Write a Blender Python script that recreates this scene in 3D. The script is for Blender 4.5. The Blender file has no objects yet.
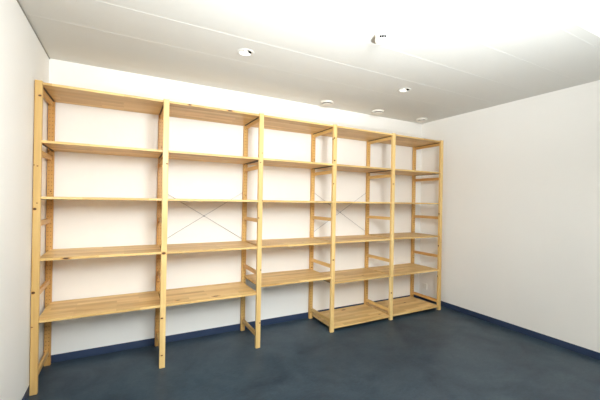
import bpy, bmesh, math, random
from mathutils import Matrix, Vector

rnd = random.Random(7)
scene = bpy.context.scene
COL = scene.collection

# ------------------------------------------------------------------ sizes (m)
PITCH = 0.8551            # frame to frame
POST_W, POST_D, POST_H = 0.045, 0.032, 2.26
DEPTH = 0.494             # front of front post to back of back post
WALL_Y = 0.505            # back wall
LEFT_X, RIGHT_X = -0.028, 4.452
FRONT_Y = -4.7            # wall behind the camera
CEIL_Z, RAISED_Z = 2.60, 2.69   # underside and top of the ceiling build-up
STEP_Y = -1.925           # where the panels end and white plaster begins


def srgb(r, g, b):
    f = lambda c: (c / 255 / 12.92) if c / 255 <= 0.04045 else ((c / 255 + 0.055) / 1.055) ** 2.4
    return (f(r), f(g), f(b), 1.0)


# ------------------------------------------------------------------ materials
def new_mat(name, color, rough=0.6, spec=0.3, metal=0.0):
    m = bpy.data.materials.new(name)
    m.use_nodes = True
    b = m.node_tree.nodes['Principled BSDF']
    b.inputs['Base Color'].default_value = color
    b.inputs['Roughness'].default_value = rough
    b.inputs['Specular IOR Level'].default_value = spec
    b.inputs['Metallic'].default_value = metal
    return m, m.node_tree, b


def mixrgb(nt, mode, fac, a, b):
    n = nt.nodes.new('ShaderNodeMix')
    n.data_type = 'RGBA'
    n.blend_type = mode
    for sock, v in ((n.inputs[0], fac), (n.inputs[6], a), (n.inputs[7], b)):
        if hasattr(v, 'is_linked'):
            nt.links.new(v, sock)
        else:
            sock.default_value = v
    return n.outputs[2]


def noise(nt, vec, scale, detail=3, rough=0.5, dist=0.0):
    n = nt.nodes.new('ShaderNodeTexNoise')
    n.inputs['Scale'].default_value = scale
    n.inputs['Detail'].default_value = detail
    n.inputs['Roughness'].default_value = rough
    n.inputs['Distortion'].default_value = dist
    nt.links.new(vec, n.inputs['Vector'])
    return n.outputs['Fac']


def ramp(nt, fac, stops):
    n = nt.nodes.new('ShaderNodeValToRGB')
    e = n.color_ramp.elements
    while len(e) < len(stops):
        e.new(0.5)
    for el, (p, c) in zip(e, stops):
        el.position = p
        el.color = c
    nt.links.new(fac, n.inputs['Fac'])
    return n.outputs['Color']


def mapped(nt, vec, scale):
    n = nt.nodes.new('ShaderNodeMapping')
    n.inputs['Scale'].default_value = scale
    nt.links.new(vec, n.inputs['Vector'])
    return n.outputs['Vector']


def bump(nt, height, strength, dist, bsdf):
    n = nt.nodes.new('ShaderNodeBump')
    n.inputs['Strength'].default_value = strength
    n.inputs['Distance'].default_value = dist
    nt.links.new(height, n.inputs['Height'])
    nt.links.new(n.outputs['Normal'], bsdf.inputs['Normal'])


def make_pine(name, axis, lamella):
    """bare pine, grain along axis ('x','y','z'); lamella = glued strips"""
    m, nt, b = new_mat(name, (1, 1, 1, 1), 0.42, 0.35)
    tc = nt.nodes.new('ShaderNodeTexCoord')
    oi = nt.nodes.new('ShaderNodeObjectInfo')
    mul = nt.nodes.new('ShaderNodeVectorMath')
    mul.operation = 'SCALE'
    mul.inputs[0].default_value = (13.7, 7.1, 19.3)
    nt.links.new(oi.outputs['Random'], mul.inputs['Scale'])
    add = nt.nodes.new('ShaderNodeVectorMath')
    add.operation = 'ADD'
    nt.links.new(tc.outputs['Object'], add.inputs[0])
    nt.links.new(mul.outputs[0], add.inputs[1])
    v = add.outputs[0]
    i = 'xyz'.index(axis)

    def sc(along, across):
        s = [across] * 3
        s[i] = along
        return tuple(s)
    base = ramp(nt, noise(nt, mapped(nt, v, sc(1.2, 22)), 1.0, 4, 0.55, 0.4),
                [(0.30, srgb(220, 182, 119)), (0.55, srgb(231, 199, 138)), (0.75, srgb(239, 212, 156))])
    fine = ramp(nt, noise(nt, mapped(nt, v, sc(3, 150)), 1.0, 2),
                [(0.3, (0.86, 0.83, 0.78, 1)), (0.7, (1, 1, 1, 1))])
    c = mixrgb(nt, 'MULTIPLY', 0.55, base, fine)
    if lamella:
        br = nt.nodes.new('ShaderNodeTexBrick')
        br.offset = 0.37
        br.inputs['Scale'].default_value = 1.0
        br.inputs['Mortar Size'].default_value = 0.0
        br.inputs['Brick Width'].default_value = 0.46
        br.inputs['Row Height'].default_value = 0.058
        br.inputs['Color1'].default_value = (0.75, 0.67, 0.56, 1)
        br.inputs['Color2'].default_value = (1.08, 1.07, 1.05, 1)
        nt.links.new(v, br.inputs['Vector'])
        c = mixrgb(nt, 'MULTIPLY', 0.8, c, br.outputs['Color'])
        streak = ramp(nt, noise(nt, mapped(nt, v, sc(1.1, 15)), 1.0, 3, 0.6, 0.6),
                      [(0.57, (0, 0, 0, 1)), (0.70, (1, 1, 1, 1))])
        c = mixrgb(nt, 'MULTIPLY', streak, c, (0.74, 0.57, 0.40, 1))
    # per piece tone
    tone = ramp(nt, oi.outputs['Random'], [(0.0, (0.93, 0.91, 0.87, 1)), (1.0, (1.03, 1.03, 1.02, 1))])
    c = mixrgb(nt, 'MULTIPLY', 1.0, c, tone)
    c = mixrgb(nt, 'MULTIPLY', 1.0, c, oi.outputs['Color'])     # wood tone of this piece; some posts include painted shade
    nt.links.new(c, b.inputs['Base Color'])
    return m


PINE_X = make_pine('pine_board', 'x', True)
PINE_Z = make_pine('pine_post', 'z', False)
PINE_Y = make_pine('pine_rung', 'y', False)
KNOT_D = new_mat('knot_core', srgb(70, 42, 20), 0.5)[0]
KNOT_L = new_mat('knot_halo', srgb(196, 142, 82), 0.5)[0]
HOLE = new_mat('peg_hole_wood', srgb(150, 105, 60), 0.8)[0]
STEEL = new_mat('galvanised_steel', srgb(170, 170, 170), 0.45, 0.5, 0.4)[0]
DARKSTEEL = new_mat('dark_steel', srgb(70, 66, 60), 0.5, 0.4, 0.6)[0]
WHITE = new_mat('white_enamel', srgb(238, 236, 230), 0.35, 0.4)[0]
VALVE = new_mat('valve_enamel', srgb(226, 221, 212), 0.4, 0.4)[0]
SLOT = new_mat('dark_slot', srgb(45, 42, 42), 0.7)[0]
BLACK = new_mat('black_opening', (0.003, 0.003, 0.003, 1), 0.9, 0.0)[0]
REFL = new_mat('reflector', srgb(235, 235, 235), 0.18, 0.5, 0.85)[0]
BULB, _, bb_ = new_mat('bulb_glass', srgb(235, 235, 235), 0.1, 0.5)
bb_.inputs['Emission Color'].default_value = (1.0, 0.97, 0.92, 1)
bb_.inputs['Emission Strength'].default_value = 1.6

TRIMGREY = new_mat('edge_trim', srgb(150, 148, 140), 0.5)[0]


def make_wall(name, color):
    m, nt, b = new_mat(name, color, 0.75, 0.15)
    tc = nt.nodes.new('ShaderNodeTexCoord')
    v = tc.outputs['Object']
    tone = ramp(nt, noise(nt, v, 1.3, 3), [(0.3, tuple(c * 0.975 for c in color[:3]) + (1,)), (0.7, color)])
    nt.links.new(tone, b.inputs['Base Color'])
    bump(nt, noise(nt, v, 70, 4, 0.6), 0.25, 0.004, b)
    return m


WALLMAT = make_wall('painted_wall', srgb(243, 241, 237))
CEILMAT = new_mat('ceiling_panel', srgb(214, 213, 208), 0.5, 0.25)[0]
PLASTER = new_mat('white_plaster', srgb(244, 243, 240), 0.7, 0.15)[0]

FLOORMAT, nt, b = new_mat('blue_linoleum', (0.05, 0.07, 0.09, 1), 0.42, 0.32)
tc = nt.nodes.new('ShaderNodeTexCoord')
v = tc.outputs['Object']
c1 = ramp(nt, noise(nt, v, 2.2, 6, 0.62, 0.8), [(0.30, srgb(40, 54, 67)), (0.52, srgb(56, 72, 84)), (0.72, srgb(68, 83, 93))])
c2 = ramp(nt, noise(nt, mapped(nt, v, (1, 2.2, 1)), 13, 5, 0.65, 1.5), [(0.3, (0.72, 0.75, 0.78, 1)), (0.6, (1, 1, 1, 1)), (0.8, (1.12, 1.12, 1.1, 1))])
c3 = mixrgb(nt, 'MULTIPLY', 0.9, c1, c2)
c4 = ramp(nt, noise(nt, v, 55, 4, 0.7, 0.5), [(0.35, (0.80, 0.82, 0.84, 1)), (0.65, (1.06, 1.06, 1.06, 1))])
c3 = mixrgb(nt, 'MULTIPLY', 0.7, c3, c4)
nt.links.new(c3, b.inputs['Base Color'])
rr = nt.nodes.new('ShaderNodeMapRange')
rr.inputs['To Min'].default_value = 0.30
rr.inputs['To Max'].default_value = 0.48
nt.links.new(noise(nt, v, 5, 4), rr.inputs['Value'])
nt.links.new(rr.outputs[0], b.inputs['Roughness'])

BASEMAT = new_mat('blue_skirting_vinyl', srgb(50, 64, 91), 0.45, 0.3)[0]


# ------------------------------------------------------------------ mesh helpers
def box(bm, x0, x1, y0, y1, z0, z1, mi=0):
    vs = [bm.verts.new((x, y, z)) for z in (z0, z1) for y in (y0, y1) for x in (x0, x1)]
    fs = []
    for q in ((0, 2, 3, 1), (4, 5, 7, 6), (0, 1, 5, 4), (2, 6, 7, 3), (0, 4, 6, 2), (1, 3, 7, 5)):
        f = bm.faces.new([vs[k] for k in q])
        f.material_index = mi
        fs.append(f)
    return vs


def lathe(bm, profile, n=32, mi=0, cx=0, cy=0, smooth=True):
    """profile: list of (radius, z); surface of revolution round z"""
    rings = []
    for r, z in profile:
        if r < 1e-6:
            rings.append([bm.verts.new((cx, cy, z))])
        else:
            rings.append([bm.verts.new((cx + r * math.cos(2 * math.pi * k / n), cy + r * math.sin(2 * math.pi * k / n), z)) for k in range(n)])
    for a, b2 in zip(rings, rings[1:]):
        for k in range(n):
            k2 = (k + 1) % n
            if len(a) == 1 and len(b2) == 1:
                continue
            if len(a) == 1:
                f = bm.faces.new((a[0], b2[k2], b2[k]))
            elif len(b2) == 1:
                f = bm.faces.new((a[k], a[k2], b2[0]))
            else:
                f = bm.faces.new((a[k], a[k2], b2[k2], b2[k]))
            f.material_index = mi
            f.smooth = smooth


def obj(name, bm, mats, parent=None, loc=(0, 0, 0), bevel=0.0, fix=True):
    if bevel:
        es = [e for e in bm.edges if len(e.link_faces) == 2 and e.calc_face_angle(0) > 0.8]
        bmesh.ops.bevel(bm, geom=es, offset=bevel, segments=2, affect='EDGES', profile=0.5)
    if fix:
        bmesh.ops.recalc_face_normals(bm, faces=bm.faces)
    me = bpy.data.meshes.new(name)
    bm.to_mesh(me)
    bm.free()
    for m in (mats if isinstance(mats, (list, tuple)) else [mats]):
        me.materials.append(m)
    o = bpy.data.objects.new(name, me)
    COL.objects.link(o)
    o.location = loc
    if parent:
        o.parent = parent
    return o


def empty(name, loc, label, cat, group=None):
    o = bpy.data.objects.new(name, None)
    COL.objects.link(o)
    o.location = loc
    o.empty_display_size = 0.1
    o['label'] = label
    o['category'] = cat
    if group:
        o['group'] = group
    return o


def structure(name, bm, mats, fix=True):
    o = obj(name, bm, mats, fix=fix)
    o['kind'] = 'structure'
    return o


def bm_box(*a):
    bm = bmesh.new()
    box(bm, *a)
    return bm


# ------------------------------------------------------------------ room shell
T = 0.12
structure('floor', bm_box(LEFT_X - T, RIGHT_X + T, FRONT_Y - T, WALL_Y + T, -0.1, 0.0), FLOORMAT)
structure('wall_back', bm_box(LEFT_X - T, RIGHT_X + T, WALL_Y, WALL_Y + T, 0.0, 2.8), WALLMAT)
structure('wall_left', bm_box(LEFT_X - T, LEFT_X, FRONT_Y, WALL_Y, 0.0, 2.8), WALLMAT)
structure('wall_right', bm_box(RIGHT_X, RIGHT_X + T, FRONT_Y, WALL_Y, 0.0, 2.8), WALLMAT)
structure('wall_front', bm_box(LEFT_X - T, RIGHT_X + T, FRONT_Y - T, FRONT_Y, 0.0, 2.8), WALLMAT)

BH = 0.067
structure('baseboard_back', bm_box(LEFT_X, RIGHT_X, WALL_Y - 0.003, WALL_Y, 0.0, BH), BASEMAT)
structure('baseboard_left', bm_box(LEFT_X, LEFT_X + 0.003, FRONT_Y, WALL_Y - 0.003, 0.0, BH), BASEMAT)
structure('baseboard_right', bm_box(RIGHT_X - 0.003, RIGHT_X, FRONT_Y, WALL_Y - 0.003, 0.0, BH), BASEMAT)

# ceiling: long panels along the back wall, thin cover strips over the joints, raised bay towards the room
SPOTS = [(1.389, -0.445), (3.115, -0.447)]
SPOT_R = 0.050
bm = bmesh.new()
STRIP0, STRIP1, HALF = -0.655, -0.262, 0.150
box(bm, LEFT_X, RIGHT_X, STEP_Y, STRIP0, CEIL_Z, RAISED_Z + 0.1)
box(bm, LEFT_X, RIGHT_X, STRIP1, WALL_Y, CEIL_Z, RAISED_Z + 0.1)
xs = [LEFT_X] + [sx + d for sx, _ in SPOTS for d in (-HALF, HALF)] + [RIGHT_X]
for k in (0, 2, 4):
    box(bm, xs[k], xs[k + 1], STRIP0, STRIP1, CEIL_Z, RAISED_Z + 0.1)
for sx, sy in SPOTS:                                  # a square of panel with the round cut-out for each downlight
    NH = 48
    inner, outer, up_ = [], [], []
    for k in range(NH):
        an = 2 * math.pi * k / NH
        c, sn = math.cos(an), math.sin(an)
        inner.append(bm.verts.new((sx + SPOT_R * c, sy + SPOT_R * sn, CEIL_Z)))
        up_.append(bm.verts.new((sx + SPOT_R * c, sy + SPOT_R * sn, CEIL_Z + 0.09)))
        tx = HALF / abs(c) if abs(c) > 1e-6 else 1e9
        ty = ((STRIP1 - sy) if sn > 0 else (sy - STRIP0)) / abs(sn) if abs(sn) > 1e-6 else 1e9
        t = min(tx, ty)
        outer.append(bm.verts.new((sx + t * c, sy + t * sn, CEIL_Z)))
    for k in range(NH):
        k2 = (k + 1) % NH
        bm.faces.new((inner[k2], inner[k], outer[k], outer[k2]))
        bm.faces.new((inner[k], inner[k2], up_[k2], up_[k]))
    bm.faces.new(up_)
    for ex, ey in ((-HALF, STRIP0), (HALF, STRIP0), (HALF, STRIP1), (-HALF, STRIP1)):   # square corners
        p = Vector((sx + ex if abs(ex) == HALF else ex, ey, CEIL_Z))
        near = sorted(outer, key=lambda v: (v.co - p).length)[:2]
        if (near[0].co - p).length > 1e-5:
            bm.faces.new((near[0], near[1], bm.verts.new(p)))
    box(bm, sx - HALF, sx + HALF, STRIP0, STRIP1, RAISED_Z + 0.02, RAISED_Z + 0.1)
box(bm, LEFT_X, RIGHT_X, FRONT_Y, STEP_Y, CEIL_Z - 0.006, RAISED_Z + 0.1, 1)
for sy in (-0.262, -0.657, -1.062, -1.455, -1.843):
    box(bm, LEFT_X, RIGHT_X, sy - 0.004, sy + 0.004, CEIL_Z - (0.0006 if sy in (-0.262,) else 0.0011), CEIL_Z)
structure('ceiling', bm, [CEILMAT, PLASTER])
bm = bmesh.new()
box(bm, LEFT_X, LEFT_X + 0.007, STEP_Y, WALL_Y, CEIL_Z - 0.007, CEIL_Z)
structure('trim_1', bm, TRIMGREY)

# ------------------------------------------------------------------ shelving unit
KNOTS = {0: [(-.018, 1.65, .008), (.002, 1.644, .005), (-.010, 1.335, .012), (.003, 1.378, .005), (-.010, .734, .014), (.009, 2.151, .010), (-.014, .488, .006)],
         1: [(-.002, .965, .014), (.0109, 1.718, .007), (-.008, .419, .009), (-.0041, .107, .007)],
         2: [(.0165, 1.422, .007), (-.0150, 1.253, .009), (.0145, .75, .008), (.0098, 1.879, .005), (-.007, 1.787, .006), (.014, .239, .008)],
         3: [(-.013, 2.11, .014), (-.007, 1.867, .011), (-.014, 1.615, .010), (-.0003, .787, .010)],
         4: [(-.009, .329, .010), (-.004, 1.645, .010)],
         5: [(.004, .9, .005)]}
SIDE_KNOTS = {5: [(.016, 1.279, .010), (.018, .854, .010), (.024, .447, .011)], 3: [(.014, 2.10, .010)]}


def disc(bm, c, ax_u, ax_v, ru, rv, mi):
    n = 12
    vs = [bm.verts.new(c + ax_u * (ru * math.cos(2 * math.pi * k / n)) + ax_v * (rv * math.sin(2 * math.pi * k / n))) for k in range(n)]
    f = bm.faces.new(vs)
    nrm = ax_u.cross(ax_v)
    f.normal_update()
    if f.normal.dot(nrm) < 0:
        f.normal_flip()
    f.material_index = mi


def post_bm(front, knots, side_knots):
    """post with origin on the floor at its centre; pegged face looks into the shelf"""
    bm = bmesh.new()
    w, d, h = POST_W / 2, POST_D / 2, POST_H
    bv = 0.0025
    sgn = 1 if front else -1                       # pegged face at y = sgn*d
    # outline (counter-clockwise seen from above) without the pegged face
    o = [(w - bv, sgn * d), (w, sgn * (d - bv)), (w, -sgn * (d - bv)), (w - bv, -sgn * d),
         (-(w - bv), -sgn * d), (-w, -sgn * (d - bv)), (-w, sgn * (d - bv)), (-(w - bv), sgn * d)]
    lo = [bm.verts.new((x, y, 0.0)) for x, y in o]
    hi = [bm.verts.new((x, y, h)) for x, y in o]
    for k in range(7):
        bm.faces.new((lo[k], lo[k + 1], hi[k + 1], hi[k]))
    bm.faces.new(hi)
    bm.faces.new(lo)
    # pegged face as a grid of cells with octagonal holes
    y = sgn * d
    x0, x1 = -(w - bv), (w - bv)
    p = 0.032
    n_rows = 67
    zs = 0.06
    z_end = zs + n_rows * p

    def q(*pts):
        f = bm.faces.new([bm.verts.new(t) for t in pts])
        return f
    q((x0, y, 0), (x1, y, 0), (x1, y, zs), (x0, y, zs))
    q((x0, y, z_end), (x1, y, z_end), (x1, y, h), (x0, y, h))
    for xa, xb in ((x0, 0.0), (0.0, x1)):
        cx = (xa + xb) / 2
        hw = (xb - xa) / 2
        for r in range(n_rows):
            za = zs + r * p
            cz = za + p / 2
            rad = 0.0042
            outer = [(cx + sx * hw, y, cz + sz * p / 2) for sx, sz in ((1, 0), (1, 1), (0, 1), (-1, 1), (-1, 0), (-1, -1), (0, -1), (1, -1))]
            ov = [bm.verts.new(t) for t in outer]
            iv = [bm.verts.new((cx + rad * math.cos(k * math.pi / 4), y, cz + rad * math.sin(k * math.pi / 4))) for k in range(8)]
            dv = [bm.verts.new((t.co.x, y - sgn * 0.012, t.co.z)) for t in iv]
            for k in range(8):
                k2 = (k + 1) % 8
                bm.faces.new((ov[k], ov[k2], iv[k2], iv[k]))
                f = bm.faces.new((iv[k], iv[k2], dv[k2], dv[k]))
                f.material_index = 3
            f = bm.faces.new(dv)
            f.material_index = 3
    bmesh.ops.remove_doubles(bm, verts=bm.verts, dist=1e-5)
    bmesh.ops.recalc_face_normals(bm, faces=bm.faces)
    yo = -sgn * (d + 0.0003)                        # face that looks into the room
    uy = Vector((1, 0, 0))
    uz = Vector((0, 0, 1))
    for kx, kz, kr in knots:
        lim = w - 0.0015
        for rr, mi, e in ((kr * 1.6, 2, 0.0), (kr * 1.0, 1, 0.0002)):
            ru = min(rr, lim - abs(kx)) if lim - abs(kx) > 0.002 else 0.003
            disc(bm, Vector((kx, -d - 0.0003 - e, kz)), uy, uz, ru, rr * 0.62, mi)
    for ky, kz, kr in side_knots:                   # on the left cheek, ky from the front
        for rr, mi, e in ((kr * 1.7, 2, 0.0), (kr * 1.1, 1, 0.0002)):
            disc(bm, Vector((-w - 0.0003 - e, ky - d, kz)), Vector((0, -1, 0)), uz, min(rr, d - 0.002 - abs(ky - d)), rr * 0.7, mi)
    return bm


unit = empty('shelving_unit', (0, 0, 0),
             'long five-bay bare pine shelving unit with empty shelves standing against the back wall', 'shelves')
POSTMATS = [PINE_Z, KNOT_D, KNOT_L, HOLE]
RUNGS = [(0.094, 0.130), (0.692, 0.729), (1.207, 1.243), (1.730, 1.766), (2.193, 2.230)]
back_variants = [[(.006, 1.47, .006)], [(-.004, .62, .008), (.008, 1.92, .007)]]
rung_mesh = None
FRONT_TONE = [(.82, .76, .66), (1.0, 1.0, .98), (1.0, 1.0, .98), (.98, .95, .90), (1.0, .99, .95), (.95, .90, .80)]  # leftmost post: oranger wood, also darkened for the weaker light there
BACK_SHADE_TONE = [(.74, .58, .42), (.78, .62, .46), (.93, .85, .72), (.93, .84, .70), (.90, .80, .66), (.90, .80, .66)]  # wood tones, the left ones darkened further with painted shelf shadow
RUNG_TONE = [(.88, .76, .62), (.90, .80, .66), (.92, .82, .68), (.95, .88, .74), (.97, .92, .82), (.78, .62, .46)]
for i in range(6):
    x = i * PITCH
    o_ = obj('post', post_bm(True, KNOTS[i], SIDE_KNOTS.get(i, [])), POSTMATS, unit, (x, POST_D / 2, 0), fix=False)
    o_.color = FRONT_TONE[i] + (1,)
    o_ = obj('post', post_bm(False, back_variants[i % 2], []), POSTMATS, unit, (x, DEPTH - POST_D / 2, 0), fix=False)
    o_.color = BACK_SHADE_TONE[i] + (1,)
    for z0, z1 in RUNGS:
        if rung_mesh is None:
            hh = (z1 - z0) / 2
            r = obj('rung', bm_box(-0.010, 0.010, -(DEPTH / 2 - POST_D) - 0.001, (DEPTH / 2 - POST_D) + 0.001, -hh, hh), PINE_Y, unit, bevel=0.0015)
            rung_mesh = r.data
        else:
            r = bpy.data.objects.new('rung', rung_mesh)
            COL.objects.link(r)
            r.parent = unit
        r.location = (x, DEPTH / 2, (z0 + z1) / 2)
        r.color = RUNG_TONE[i] + (1,)

SH_T = 0.018
SH_L = 0.838


def shelf_bm(knots=()):
    """board with notched corners round the posts, top at z = 0, front edge at y = 0"""
    bm = bmesh.new()
    L = SH_L / 2
    n = PITCH / 2 - POST_W / 2 - 0.0015
    ya, yb = POST_D + 0.0015, DEPTH - POST_D - 0.0015
    out = [(-n, 0.001), (n, 0.001), (n, ya), (L, ya), (L, yb), (n, yb), (n, DEPTH - 0.004), (-n, DEPTH - 0.004), (-n, yb), (-L, yb), (-L, ya), (-n, ya)]
    top = bm.faces.new([bm.verts.new((x, y, 0)) for x, y in out])
    r = bmesh.ops.extrude_face_region(bm, geom=[top])
    for e in r['geom']:
        if isinstance(e, bmesh.types.BMVert):
            e.co.z -= SH_T
    bmesh.ops.recalc_face_normals(bm, faces=bm.faces)
    es = [e for e in bm.edges if len(e.link_faces) == 2 and e.calc_face_angle(0) > 0.8 and abs(e.verts[0].co.z - e.verts[1].co.z) < 1e-6]
    bmesh.ops.bevel(bm, geom=es, offset=0.0012, segments=2, affect='EDGES', profile=0.5)
    bmesh.ops.recalc_face_normals(bm, faces=bm.faces)
    for kind, x, y, kr in knots:
        for rr, mi, e in ((kr * 1.3, 2, 0.0), (kr * 0.75, 1, 0.0002)):
            if kind == 'top':
                disc(bm, Vector((x, y, 0.0003 + e)), Vector((1, 0, 0)), Vector((0, 1, 0)), rr * 2.0, rr * 0.8, mi)
            else:
                disc(bm, Vector((x, 0.0007 - e, -SH_T / 2)), Vector((1, 0, 0)), Vector((0, 0, 1)), rr * 2.2, min(rr, 0.0065), mi)
    return bm


bracket_bm = bm_box(-0.006, 0.006, POST_D + 0.003, DEPTH - POST_D - 0.003, -SH_T - 0.005, -SH_T)
BR_ME = None
LEVELS = [2.250, 1.832, 1.425]
BAYS = {0: LEVELS + [0.978, 0.530], 1: LEVELS + [0.975, 0.531], 2: LEVELS + [0.980, 0.600],
        3: LEVELS + [0.983, 0.541, 0.053], 4: LEVELS + [0.990, 0.541, 0.056]}
SHELF_KNOTS = {(1, 0.531): [('top', -.30, .080, .012), ('top', .030, .066, .017)],
               (1, 2.250): [('edge', .115, 0, .016), ('edge', -.24, 0, .008)],
               (0, 0.978): [('edge', -.248, 0, .013)],
               (3, 0.541): [('top', .10, .15, .010)],
               (3, 0.053): [('top', .02, .42, .016), ('top', .33, .10, .010)],
               (2, 0.980): [('top', .1, .1, .008)],
               (4, 0.056): [('top', .1, .3, .012)]}
for bay, levels in BAYS.items():
    for z in levels:
        sx = (bay + 0.5) * PITCH
        s = obj('shelf', shelf_bm(SHELF_KNOTS.get((bay, z), ())), [PINE_X, KNOT_D, KNOT_L], unit, (sx, 0, z), fix=False)
        for sg in (-1, 1):
            if BR_ME is None:
                b_ = obj('end_bracket', bracket_bm, DARKSTEEL, s)
                BR_ME = b_.data
            else:
                b_ = bpy.data.objects.new('end_bracket', BR_ME)
                COL.objects.link(b_)
                b_.parent = s
            b_.location = (sg * (SH_L / 2 - 0.0065), 0, 0)
            b_['label'] = 'dark steel bracket along shelf end'


def rod(bm, a, b2, r, n=8):
    a, b2 = Vector(a), Vector(b2)
    d = (b2 - a).normalized()
    u = d.orthogonal().normalized()
    w = d.cross(u)
    ra = [bm.verts.new(a + (u * math.cos(2 * math.pi * k / n) + w * math.sin(2 * math.pi * k / n)) * r) for k in range(n)]
    rb = [bm.verts.new(b2 + (u * math.cos(2 * math.pi * k / n) + w * math.sin(2 * math.pi * k / n)) * r) for k in range(n)]
    for k in range(n):
        bm.faces.new((ra[k], ra[(k + 1) % n], rb[(k + 1) % n], rb[k])).smooth = True
    bm.faces.new(ra)
    bm.faces.new(rb)


for bay, cx, cz in ((1, 1.2826, 1.2500), (3, 2.9900, 1.2830)):
    hx, hz = 0.425, 0.262
    ya = DEPTH + 0.0026
    yb = DEPTH + 0.0078
    bm = bmesh.new()
    lathe(bm, [(0, -0.002), (0.009, -0.002), (0.009, 0.002), (0, 0.002)], 16)
    for vv in bm.verts:                                  # rivet plate at the crossing, turned to face the room
        vv.co = Vector((vv.co.x, ya - 0.0024 + vv.co.z * 0.4, vv.co.y))
    cb = obj('cross_brace', bm, STEEL, unit, (cx, 0, cz))
    cb['label'] = 'thin grey metal cross brace'
    for sg, yy in ((-1, ya), (1, yb)):
        bm = bmesh.new()
        rod(bm, (-hx, yy, -sg * hz), (hx, yy, sg * hz), 0.0025)
        obj('brace_rod', bm, STEEL, cb)

# ------------------------------------------------------------------ ceiling fittings
def part_copy(o, parent):
    c = o.copy()
    COL.objects.link(c)
    c.parent = parent
    return c


def copy_tree(o, loc, label):
    c = o.copy()
    COL.objects.link(c)
    c.location = loc
    c['label'] = label
    for ch in list(o.children):
        cc = part_copy(ch, c)
        for g in list(ch.children):
            part_copy(g, cc)
    return c


# recessed downlight (origin on the ceiling plane)
dl = empty('downlight', (SPOTS[0][0], SPOTS[0][1], CEIL_Z),
           'round white recessed downlight in the ceiling above the second shelf bay from the left', 'ceiling light',
           'recessed downlights in the ceiling')
bm = bmesh.new()
lathe(bm, [(0.0495, 0.012), (0.0492, -0.002), (0.053, -0.0045), (0.062, -0.004), (0.070, -0.001), (0.070, 0.0005)], 48)
obj('trim_ring', bm, CEILMAT, dl)
bm = bmesh.new()
lathe(bm, [(0.0488, 0.000), (0.046, 0.010), (0.038, 0.019), (0.026, 0.025), (0.012, 0.027), (0.012, 0.034), (0, 0.034)], 48)
rf = obj('reflector', bm, WHITE, dl)
bm = bmesh.new()
lathe(bm, [(0.0, 0.004), (0.006, 0.006), (0.009, 0.011), (0.009, 0.018), (0.006, 0.026), (0.005, 0.033), (0, 0.033)], 20)
blb = obj('bulb', bm, BULB, dl)
blb['label'] = 'small glowing bulb'
bm = bmesh.new()                                          # flat dark crescent standing for the gap under the tilting lamp ring
nseg = 9
a0 = math.radians(-80)
vs1, vs2 = [], []
for k in range(nseg):
    an = a0 + k * math.radians(85) / (nseg - 1)
    vs1.append(bm.verts.new((0.0475 * math.cos(an), 0.0475 * math.sin(an), 0.0010)))
    vs2.append(bm.verts.new((0.0250 * math.cos(an), 0.0250 * math.sin(an), 0.0060)))
for k in range(nseg - 1):
    bm.faces.new((vs1[k], vs1[k + 1], vs2[k + 1], vs2[k]))
obj('gimbal_gap', bm, BLACK, rf)
copy_tree(dl, (SPOTS[1][0], SPOTS[1][1], CEIL_Z),
          'round white recessed downlight in the ceiling towards the right wall, above the fourth shelf bay')

# round air valves near the back wall
av = empty('air_valve', (2.655, 0.325, CEIL_Z), 'round white air valve on the ceiling, leftmost of three along the back wall', 'air vent',
           'round air valves along the back wall')
bm = bmesh.new()
lathe(bm, [(0.076, 0.001), (0.077, -0.002), (0.076, -0.017), (0.072, -0.021), (0.065, -0.020), (0.061, -0.012), (0.061, 0.001)], 48)
ring = obj('valve_ring', bm, VALVE, av)
bm = bmesh.new()
lathe(bm, [(0.0, -0.037), (0.040, -0.036), (0.056, -0.033), (0.061, -0.030), (0.060, -0.027), (0.045, -0.022), (0.012, -0.018), (0.0, -0.018)], 48)
obj('valve_disc', bm, VALVE, av)
bm = bmesh.new()
lathe(bm, [(0.0606, -0.0005), (0.059, -0.002), (0.012, -0.003), (0.010, -0.018), (0.0, -0.018)], 40)
obj('throat', bm, SLOT, av)
copy_tree(av, (3.425, 0.310, CEIL_Z), 'round white air valve on the ceiling, middle one of three along the back wall')
copy_tree(av, (4.225, 0.310, CEIL_Z), 'round white air valve on the ceiling by the right corner of the back wall')

# smoke detector
sd = empty('smoke_detector', (2.131, -1.200, CEIL_Z), 'white domed smoke detector with small dark slots hanging under the ceiling', 'smoke detector')
bm = bmesh.new()
lathe(bm, [(0.0, 0.001), (0.051, 0.001), (0.052, -0.004), (0.051, -0.010), (0.047, -0.012), (0, -0.012)], 48)
obj('base_plate', bm, WHITE, sd)
bm = bmesh.new()
lathe(bm, [(0.044, -0.012), (0.049, -0.018), (0.050, -0.040), (0.047, -0.054), (0.038, -0.064), (0.022, -0.069), (0.0, -0.070)], 48)
dome = obj('dome', bm, WHITE, sd)
to_cam = math.atan2(-2.956 + 1.16, 0.566 - 2.16)
for k in (-1, 0, 1):
    an = to_cam + math.radians(5) + k * math.radians(18)
    bm = bmesh.new()
    box(bm, 0.042, 0.0520, -0.0066, 0.0066, -0.045, -0.028)
    bmesh.ops.rotate(bm, verts=bm.verts, cent=(0, 0, 0), matrix=Matrix.Rotation(an, 3, 'Z'))
    obj('slot', bm, BLACK, dome)

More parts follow.
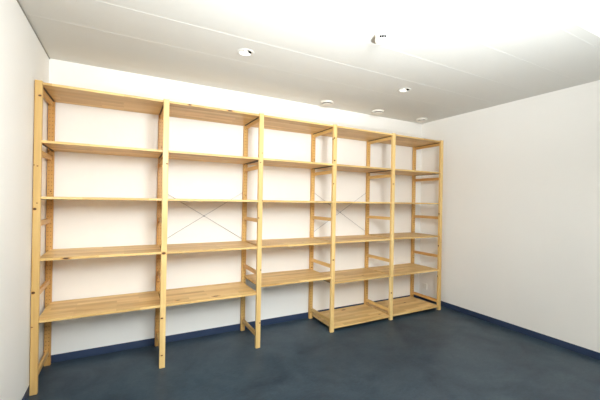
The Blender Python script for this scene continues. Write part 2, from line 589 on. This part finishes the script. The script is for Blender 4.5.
# wall socket low on the right wall by the corner
ws = empty('wall_socket', (RIGHT_X, 0.40, 0.204), 'small white wall socket low on the right wall behind the last shelf post', 'socket')
bm = bm_box(-0.011, -0.0005, -0.040, 0.040, -0.040, 0.040)
obj('face_plate', bm, WHITE, ws, bevel=0.003)
bm = bmesh.new()
lathe(bm, [(0.024, 0.0), (0.024, 0.002), (0.021, 0.002), (0.019, -0.006), (0.0, -0.006)], 28)
bmesh.ops.rotate(bm, verts=bm.verts, cent=(0, 0, 0), matrix=Matrix.Rotation(-math.pi / 2, 3, 'Y'))
bmesh.ops.translate(bm, verts=bm.verts, vec=(-0.0125, 0, 0))
well = obj('socket_well', bm, VALVE, ws)
for sy in (-0.0095, 0.0095):
    bm = bmesh.new()
    box(bm, -0.0085, -0.0055, sy - 0.0028, sy + 0.0028, -0.0028, 0.0028)
    obj('pin_hole', bm, SLOT, well)

# ------------------------------------------------------------------ light
# photographer's flash head on a stand behind and to the right of the camera, just under the ceiling
ld = bpy.data.lights.new('flash_head', 'SPOT')
ld.energy = 400
ld.spot_size = math.radians(125)
ld.spot_blend = 1.0
ld.shadow_soft_size = 0.42
ld.color = (0.935, 0.985, 1.0)
lo = bpy.data.objects.new('flash_head', ld)
COL.objects.link(lo)
lo.location = (1.35, -3.30, 2.15)
aim = Vector((1.60, 0.50, 2.35)) - Vector(lo.location)
lo.rotation_euler = aim.to_track_quat('-Z', 'Y').to_euler()

# second head on the same stand, bounced off the ceiling
ld = bpy.data.lights.new('bounce_flash', 'SPOT')
ld.energy = 880
ld.spot_size = math.radians(118)
ld.spot_blend = 1.0
ld.shadow_soft_size = 0.06
ld.color = (0.935, 0.985, 1.0)
lo = bpy.data.objects.new('bounce_flash', ld)
COL.objects.link(lo)
lo.location = (1.35, -3.30, 1.05)
aim = Vector((1.68, -2.68, CEIL_Z)) - Vector(lo.location)
lo.rotation_euler = aim.to_track_quat('-Z', 'Y').to_euler()

w = bpy.data.worlds.new('world')
scene.world = w
w.use_nodes = True
w.node_tree.nodes['Background'].inputs[0].default_value = (1, 1, 1, 1)
w.node_tree.nodes['Background'].inputs[1].default_value = 0.0

# ------------------------------------------------------------------ camera
fw = Vector((0.470041194, 0.882644221, 0.000674484))
rt = Vector((0.8825117, -0.4699836, 0.01698557))
up = Vector((-0.01530921, 0.00738868, 0.99985551))
cd = bpy.data.cameras.new('camera')
cd.sensor_fit = 'HORIZONTAL'
cd.sensor_width = 36.0
cd.lens = 326.6966 * 36.0 / 600.0
cd.clip_start = 0.05
co = bpy.data.objects.new('camera', cd)
COL.objects.link(co)
co.matrix_world = Matrix(((rt.x, up.x, -fw.x, 0.56617), (rt.y, up.y, -fw.y, -2.95626), (rt.z, up.z, -fw.z, 1.43015), (0, 0, 0, 1)))
scene.camera = co

scene.view_settings.view_transform = 'Standard'
scene.view_settings.look = 'None'
scene.view_settings.exposure = 0.0
scene.view_settings.gamma = 1.0
scene.view_settings.use_curve_mapping = False
try:
    scene.cycles.use_denoising = True
    scene.cycles.max_bounces = 12
    scene.cycles.diffuse_bounces = 8
    scene.cycles.sample_clamp_indirect = 0
except Exception:
    pass
